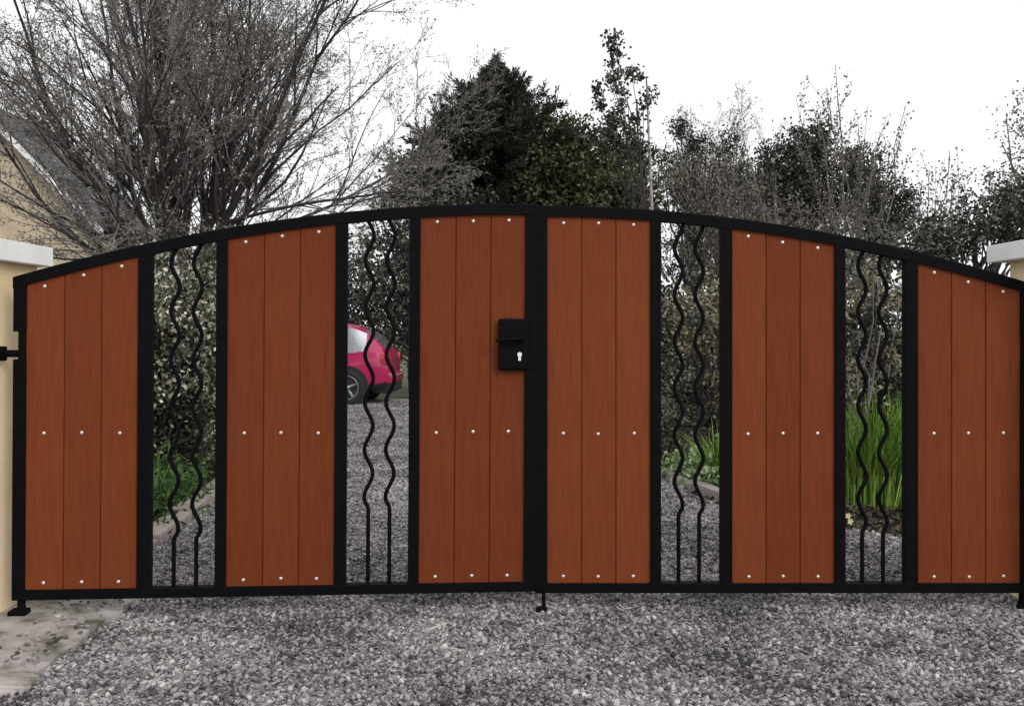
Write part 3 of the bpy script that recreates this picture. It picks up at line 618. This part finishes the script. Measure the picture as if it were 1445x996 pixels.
# shrubs on the right
lobe_tree('rusty_shrub', 'loose shrub with rusty and pale leaves behind the primroses', 9.2, [(955, 440, 30, 30), (1005, 435, 36, 34), (985, 480, 36, 26), (1015, 530, 26, 50)], 985, 45, (.05, .03), (M['bark'], M['rusty']), 63, clump=.11, per=22, cat='shrub', depth=.3, trunk_r=.022, crownname='foliage', stemname='stems')
lobe_tree('speckled_shrub', 'dark shrub speckled with pale leaves under the rusty leaved shrub', 10.2, [(960, 540, 55, 90), (1030, 540, 60, 100), (905, 520, 40, 90), (1080, 520, 50, 90), (990, 440, 80, 60)], 1000, 60, (.055, .032), (M['bark'], M['speck']), 66, clump=.12, per=26, cat='shrub', depth=.5, trunk_r=.03, crownname='foliage', stemname='stems')
lobe_tree('dark_shrub', 'dark glossy shrub behind the strappy green clump', 8.0, [(1210, 450, 60, 90), (1260, 460, 60, 90), (1230, 560, 70, 80), (1300, 520, 60, 120), (1160, 500, 50, 100), (1380, 500, 70, 130)], 1240, 70, (.05, .028), (M['bark'], M['speck']), 64, clump=.11, per=26, cat='shrub', depth=.5, trunk_r=.03, crownname='foliage', stemname='stems')
lobe_tree('yellow_green_shrub', 'thin shrub with yellow green leaf sprays in front of the dark glossy shrub', 7.3, [(1205, 430, 16, 20), (1265, 425, 18, 24), (1262, 500, 14, 22), (1205, 510, 14, 18), (1235, 400, 20, 16)], 1235, 26, (.05, .03), (M['palestem'], M['rusty']), 65, clump=.07, per=14, cat='shrub', depth=.2, trunk_r=.012, crownname='foliage', stemname='stems')
# far screen of shrubs across the back of the lawn
for i, (px, py, rx, ry, Y) in enumerate([(480, 400, 70, 80, 22), (590, 430, 80, 80, 22.5), (690, 420, 90, 80, 23), (800, 420, 90, 90, 22), (900, 420, 80, 90, 23), (390, 430, 90, 70, 23), (1010, 420, 90, 90, 22), (1130, 420, 90, 90, 22)]):
    lobe_tree('background_bush', 'dark bush in the screen closing the garden behind the car', Y, [(px, py, rx, ry), (px + 20, py + 50, rx, ry * .7)], px, 24, (.09, .06), (M['bark'], M['dark']), 100 + i, clump=.22, per=22, cat='bush', depth=1.0, group='dark bushes at the back', crownname='foliage', stemname='stems')
bpy.context.view_layer.update()

# ------------------------------------------------------------------ house
hs = empty('house', (-11.2, 24, 0)); tag(hs, 'cream gabled house with dark roof behind the bare tree', 'house')
apx, apz = -1.6, 6.7; ex, ez = 1.35, 3.7; exl, ezl = -4.55, 3.7; DP = 3.5
MB().poly([(exl + .25, 0, -.05), (ex - .25, 0, -.05), (ex - .25, 0, ez), (apx, 0, apz - .25), (exl + .25, 0, ezl), (exl + .25, DP, -.05), (ex - .25, DP, -.05), (ex - .25, DP, ez), (apx, DP, apz - .25), (exl + .25, DP, ezl)],
          [(0, 1, 2, 3, 4), (9, 8, 7, 6, 5), (1, 6, 7, 2), (0, 4, 9, 5)]).build('wall', M['wall'], hs)
rf = MB()
for (xa, za), (xb, zb_) in (((apx, apz), (ex, ez)), ((apx, apz), (exl, ezl))):
    rf.poly([(xa, -.3, za), (xb, -.3, zb_), (xb, DP + .3, zb_), (xa, DP + .3, za), (xa, -.3, za + .14), (xb, -.3, zb_ + .14), (xb, DP + .3, zb_ + .14), (xa, DP + .3, za + .14)], [(0, 1, 2, 3), (7, 6, 5, 4), (0, 4, 5, 1), (1, 5, 6, 2), (2, 6, 7, 3), (3, 7, 4, 0)])
rfo = rf.build('roof', M['roof'], hs)
for (xb, zb_) in ((ex, ez), (exl, ezl)):
    MB().poly([(apx, -.33, apz - .16), (xb, -.33, zb_ - .16), (xb, -.33, zb_ + .02), (apx, -.33, apz + .02), (apx, -.29, apz - .16), (xb, -.29, zb_ - .16), (xb, -.29, zb_ + .02), (apx, -.29, apz + .02)], [(0, 1, 2, 3), (7, 6, 5, 4), (0, 4, 5, 1), (2, 6, 7, 3), (1, 5, 6, 2), (0, 3, 7, 4)]).build('bargeboard', M['white'], rfo)

# ------------------------------------------------------------------ red hatchback
car = empty('parked_car', (0, 0, 0)); tag(car, 'red hatchback parked on the gravel seen from its rear corner', 'car')
xs = np.array([0, .03, .10, .22, .4, .6, .9, 1.3, 1.8, 2.2, 2.5, 2.85, 3.2, 3.55, 3.8, 3.9])
zroof = np.array([.80, .90, .99, 1.11, 1.27, 1.37, 1.42, 1.44, 1.43, 1.36, 1.21, 1.00, .93, .87, .76, .62])
zbelt = np.array([.72, .82, .90, .925, .93, .925, .92, .91, .90, .90, .90, .89, .88, .83, .72, .58])
zlow = np.array([.36, .30, .27, .25, .23, .22, .21, .2, .2, .2, .2, .21, .22, .24, .28, .34])
wbelt = np.array([.62, .72, .775, .80, .82, .83, .84, .84, .84, .84, .84, .83, .82, .77, .66, .52])
X60 = np.unique(np.r_[np.linspace(0, .4, 24), np.linspace(.4, 3.9, 60)])
def it(a):
    b = np.interp(X60, xs, a); k = np.array([.25, .5, .25])
    for _ in range(2): b[1:-1] = np.convolve(b, k, 'valid')
    return b
zr, zbt, zl, wb = map(it, (zroof, zbelt, zlow, wbelt))
rows = []
for i in range(len(X60)):
    wr = wb[i] * .80; top = zr[i]; bl = zbt[i]; lo = zl[i]; wv = wb[i]
    hgt = max(top - bl, .02); rowp = [(wv * .85, lo), (wv * .96, lo + .03), (wv * .99, lo + .12), (wv * 1.02, lo + (bl - lo) * .45), (wv * 1.025, lo + (bl - lo) * .62), (wv * 1.0, lo + (bl - lo) * .88), (wv * .975, bl)]
    for t in (.2, .4, .6, .8): rowp.append((wv * .975 + (wr - wv * .975) * t, bl + (hgt * .90) * t))
    rowp += [(wr, bl + hgt * .90), (wr * .93, bl + hgt * .97), (wr * .7, top), (wr * .35, top + .008), (0, top + .01)]
    rows.append(rowp)
rows = np.array(rows); nr = rows.shape[1]; ns = len(X60)
full = np.concatenate([rows, rows[:, ::-1][:, 1:] * [-1, 1]], 1); nf = full.shape[1]
CV = np.concatenate([np.broadcast_to(X60[:, None, None], (ns, nf, 1)), full], 2)
def quad(i, j): return (i * nf + j, i * nf + j + 1, (i + 1) * nf + j + 1, (i + 1) * nf + j)
parts = {'body': [], 'side_window': [], 'rear_window': [], 'windscreen': [], 'lower_trim': []}
side_l, side_r, quarter_l, quarter_r = [], [], [], []
for i in range(ns - 1):
    xm = (X60[i] + X60[i + 1]) / 2
    for j in range(nf - 1):
        k = j if j < nr - 1 else nf - 2 - j; c = full[i, j]
        if 6 <= k <= 10 and .40 < xm < 2.72 - .10 * (k - 6) and not (.80 < xm < .86) and not (1.62 < xm < 1.70): ((quarter_l if j < nr - 1 else quarter_r) if xm < .83 else (side_l if j < nr - 1 else side_r)).append(quad(i, j))
        elif k >= 12 and .10 < xm < .47: parts['rear_window'].append(quad(i, j))
        elif k >= 12 and 2.25 < xm < 2.80: parts['windscreen'].append(quad(i, j))
        elif k <= 1: parts['lower_trim'].append(quad(i, j))
        else: parts['body'].append(quad(i, j))
CVf = CV.reshape(-1, 3)
def sub(faces, name, m_, extra=None):
    fa = np.array(faces); u, inv = np.unique(fa, return_inverse=True); mb = MB().raw(CVf[u], inv.reshape(-1, 4))
    if extra is not None: mb.poly(*extra)
    o = mb.build(name, m_, car, smooth=True); return o
ce = ([CVf[j] for j in range(nf)], [list(range(nf))]); ce2 = ([CVf[(ns - 1) * nf + j] for j in range(nf)], [list(range(nf))[::-1]])
bo = sub(parts['body'], 'body', M['redpaint'], ce)
MB().poly(*ce2).build('front_panel', M['rubber'], car)
sub(parts['lower_trim'], 'lower_trim', M['rubber']); sub(quarter_l, 'quarter_window', M['glare_glass']); sub(quarter_r, 'quarter_window', M['glare_glass']); sub(side_l, 'side_window', M['glass']); sub(side_r, 'side_window', M['glass']); sub(parts['rear_window'], 'rear_window', M['glare_glass']); sub(parts['windscreen'], 'windscreen', M['glass'])
# rear: bumper, lamps, plate recess
MB().box(-.05, .14, -.72, .72, .36, .56, .035).build('rear_bumper', M['redpaint'], car, smooth=True)
MB().box(-.06, -.045, -.7, .7, .50, .515, .004).build('bumper_strip', M['trim'], car)
MB().box(-.03, .3, -.70, .70, .20, .37, .03).build('bumper_valance', M['rubber'], car, smooth=True)
for s in (-1, 1):
    a, b = sorted((s * .60, s * .80)); MB().box(.005, .17, a, b, .70, .90, .03).build('tail_light', M['lamp'], car, smooth=True)
    a, b = sorted((s * .845, s * .865)); MB().box(.55, 2.75, a - s * .028, b - s * .028, .905, .918, .003).build('window_trim', M['trim'], car)
    MB().tubes([[(.75, s * .6, 1.47), (1.2, s * .6, 1.495), (2.0, s * .6, 1.46)]], [[.014, .014, .014]], 8, True).build('roof_rail', M['rubber'], car, smooth=True)
    for xw in (.72, 3.17):
        MB().tubes([[(xw, s * .6, .31), (xw, s * .866, .31)]], [[.375, .375]], 32, True).build('wheel_arch', M['rubber'], car)
        wh = MB(); ang = np.linspace(0, 2 * pi, 33)[:-1]
        prof = [(.70, .19), (.70, .30), (.72, .31), (.86, .31), (.885, .295), (.885, .215), (.86, .20)]
        V = [(xw + rr2 * cos(a), s * y, .305 + rr2 * sin(a)) for a in ang for (y, rr2) in prof]; q = len(prof)
        fs = [(i * q + k, i * q + k + 1, ((i + 1) % 32) * q + k + 1, ((i + 1) % 32) * q + k) for i in range(32) for k in range(q - 1)]
        if s > 0: fs = [f_[::-1] for f_ in fs]
        wo_ = empty('wheel'); wo_.parent = car
        wh.poly(V, fs).build('tyre', M['rubber'], wo_, smooth=True)
        rm = MB(); rm.tubes([[(xw, s * .80, .305), (xw, s * .872, .305)]], [[.045, .045]], 14, True)
        for k in range(5):
            a = k / 5 * 2 * pi + .3; rm.tubes([[(xw + .02 * cos(a), s * .865, .305 + .02 * sin(a)), (xw + .20 * cos(a), s * .875, .305 + .20 * sin(a))]], [[.03, .026]], 8, True)
        ring = [(xw + .205 * cos(a), s * .876, .305 + .205 * sin(a)) for a in np.linspace(0, 2 * pi, 33)]
        rm.tubes([ring], [[.012] * 33], 6); rm.build('rim', M['alloy'], wo_, smooth=True)
sc_y = 17.4
car.rotation_euler = (0, 0, radians(180 - 1.5))
# place so that the near rear wheel stands where the photo shows it
wl = Matrix.Rotation(radians(178.5), 3, 'Z') @ Vector((.72, .86, 0)); tgt = on_ground(489, 571)
car.location = (tgt[0] - wl.x, tgt[1] - wl.y, -.012)
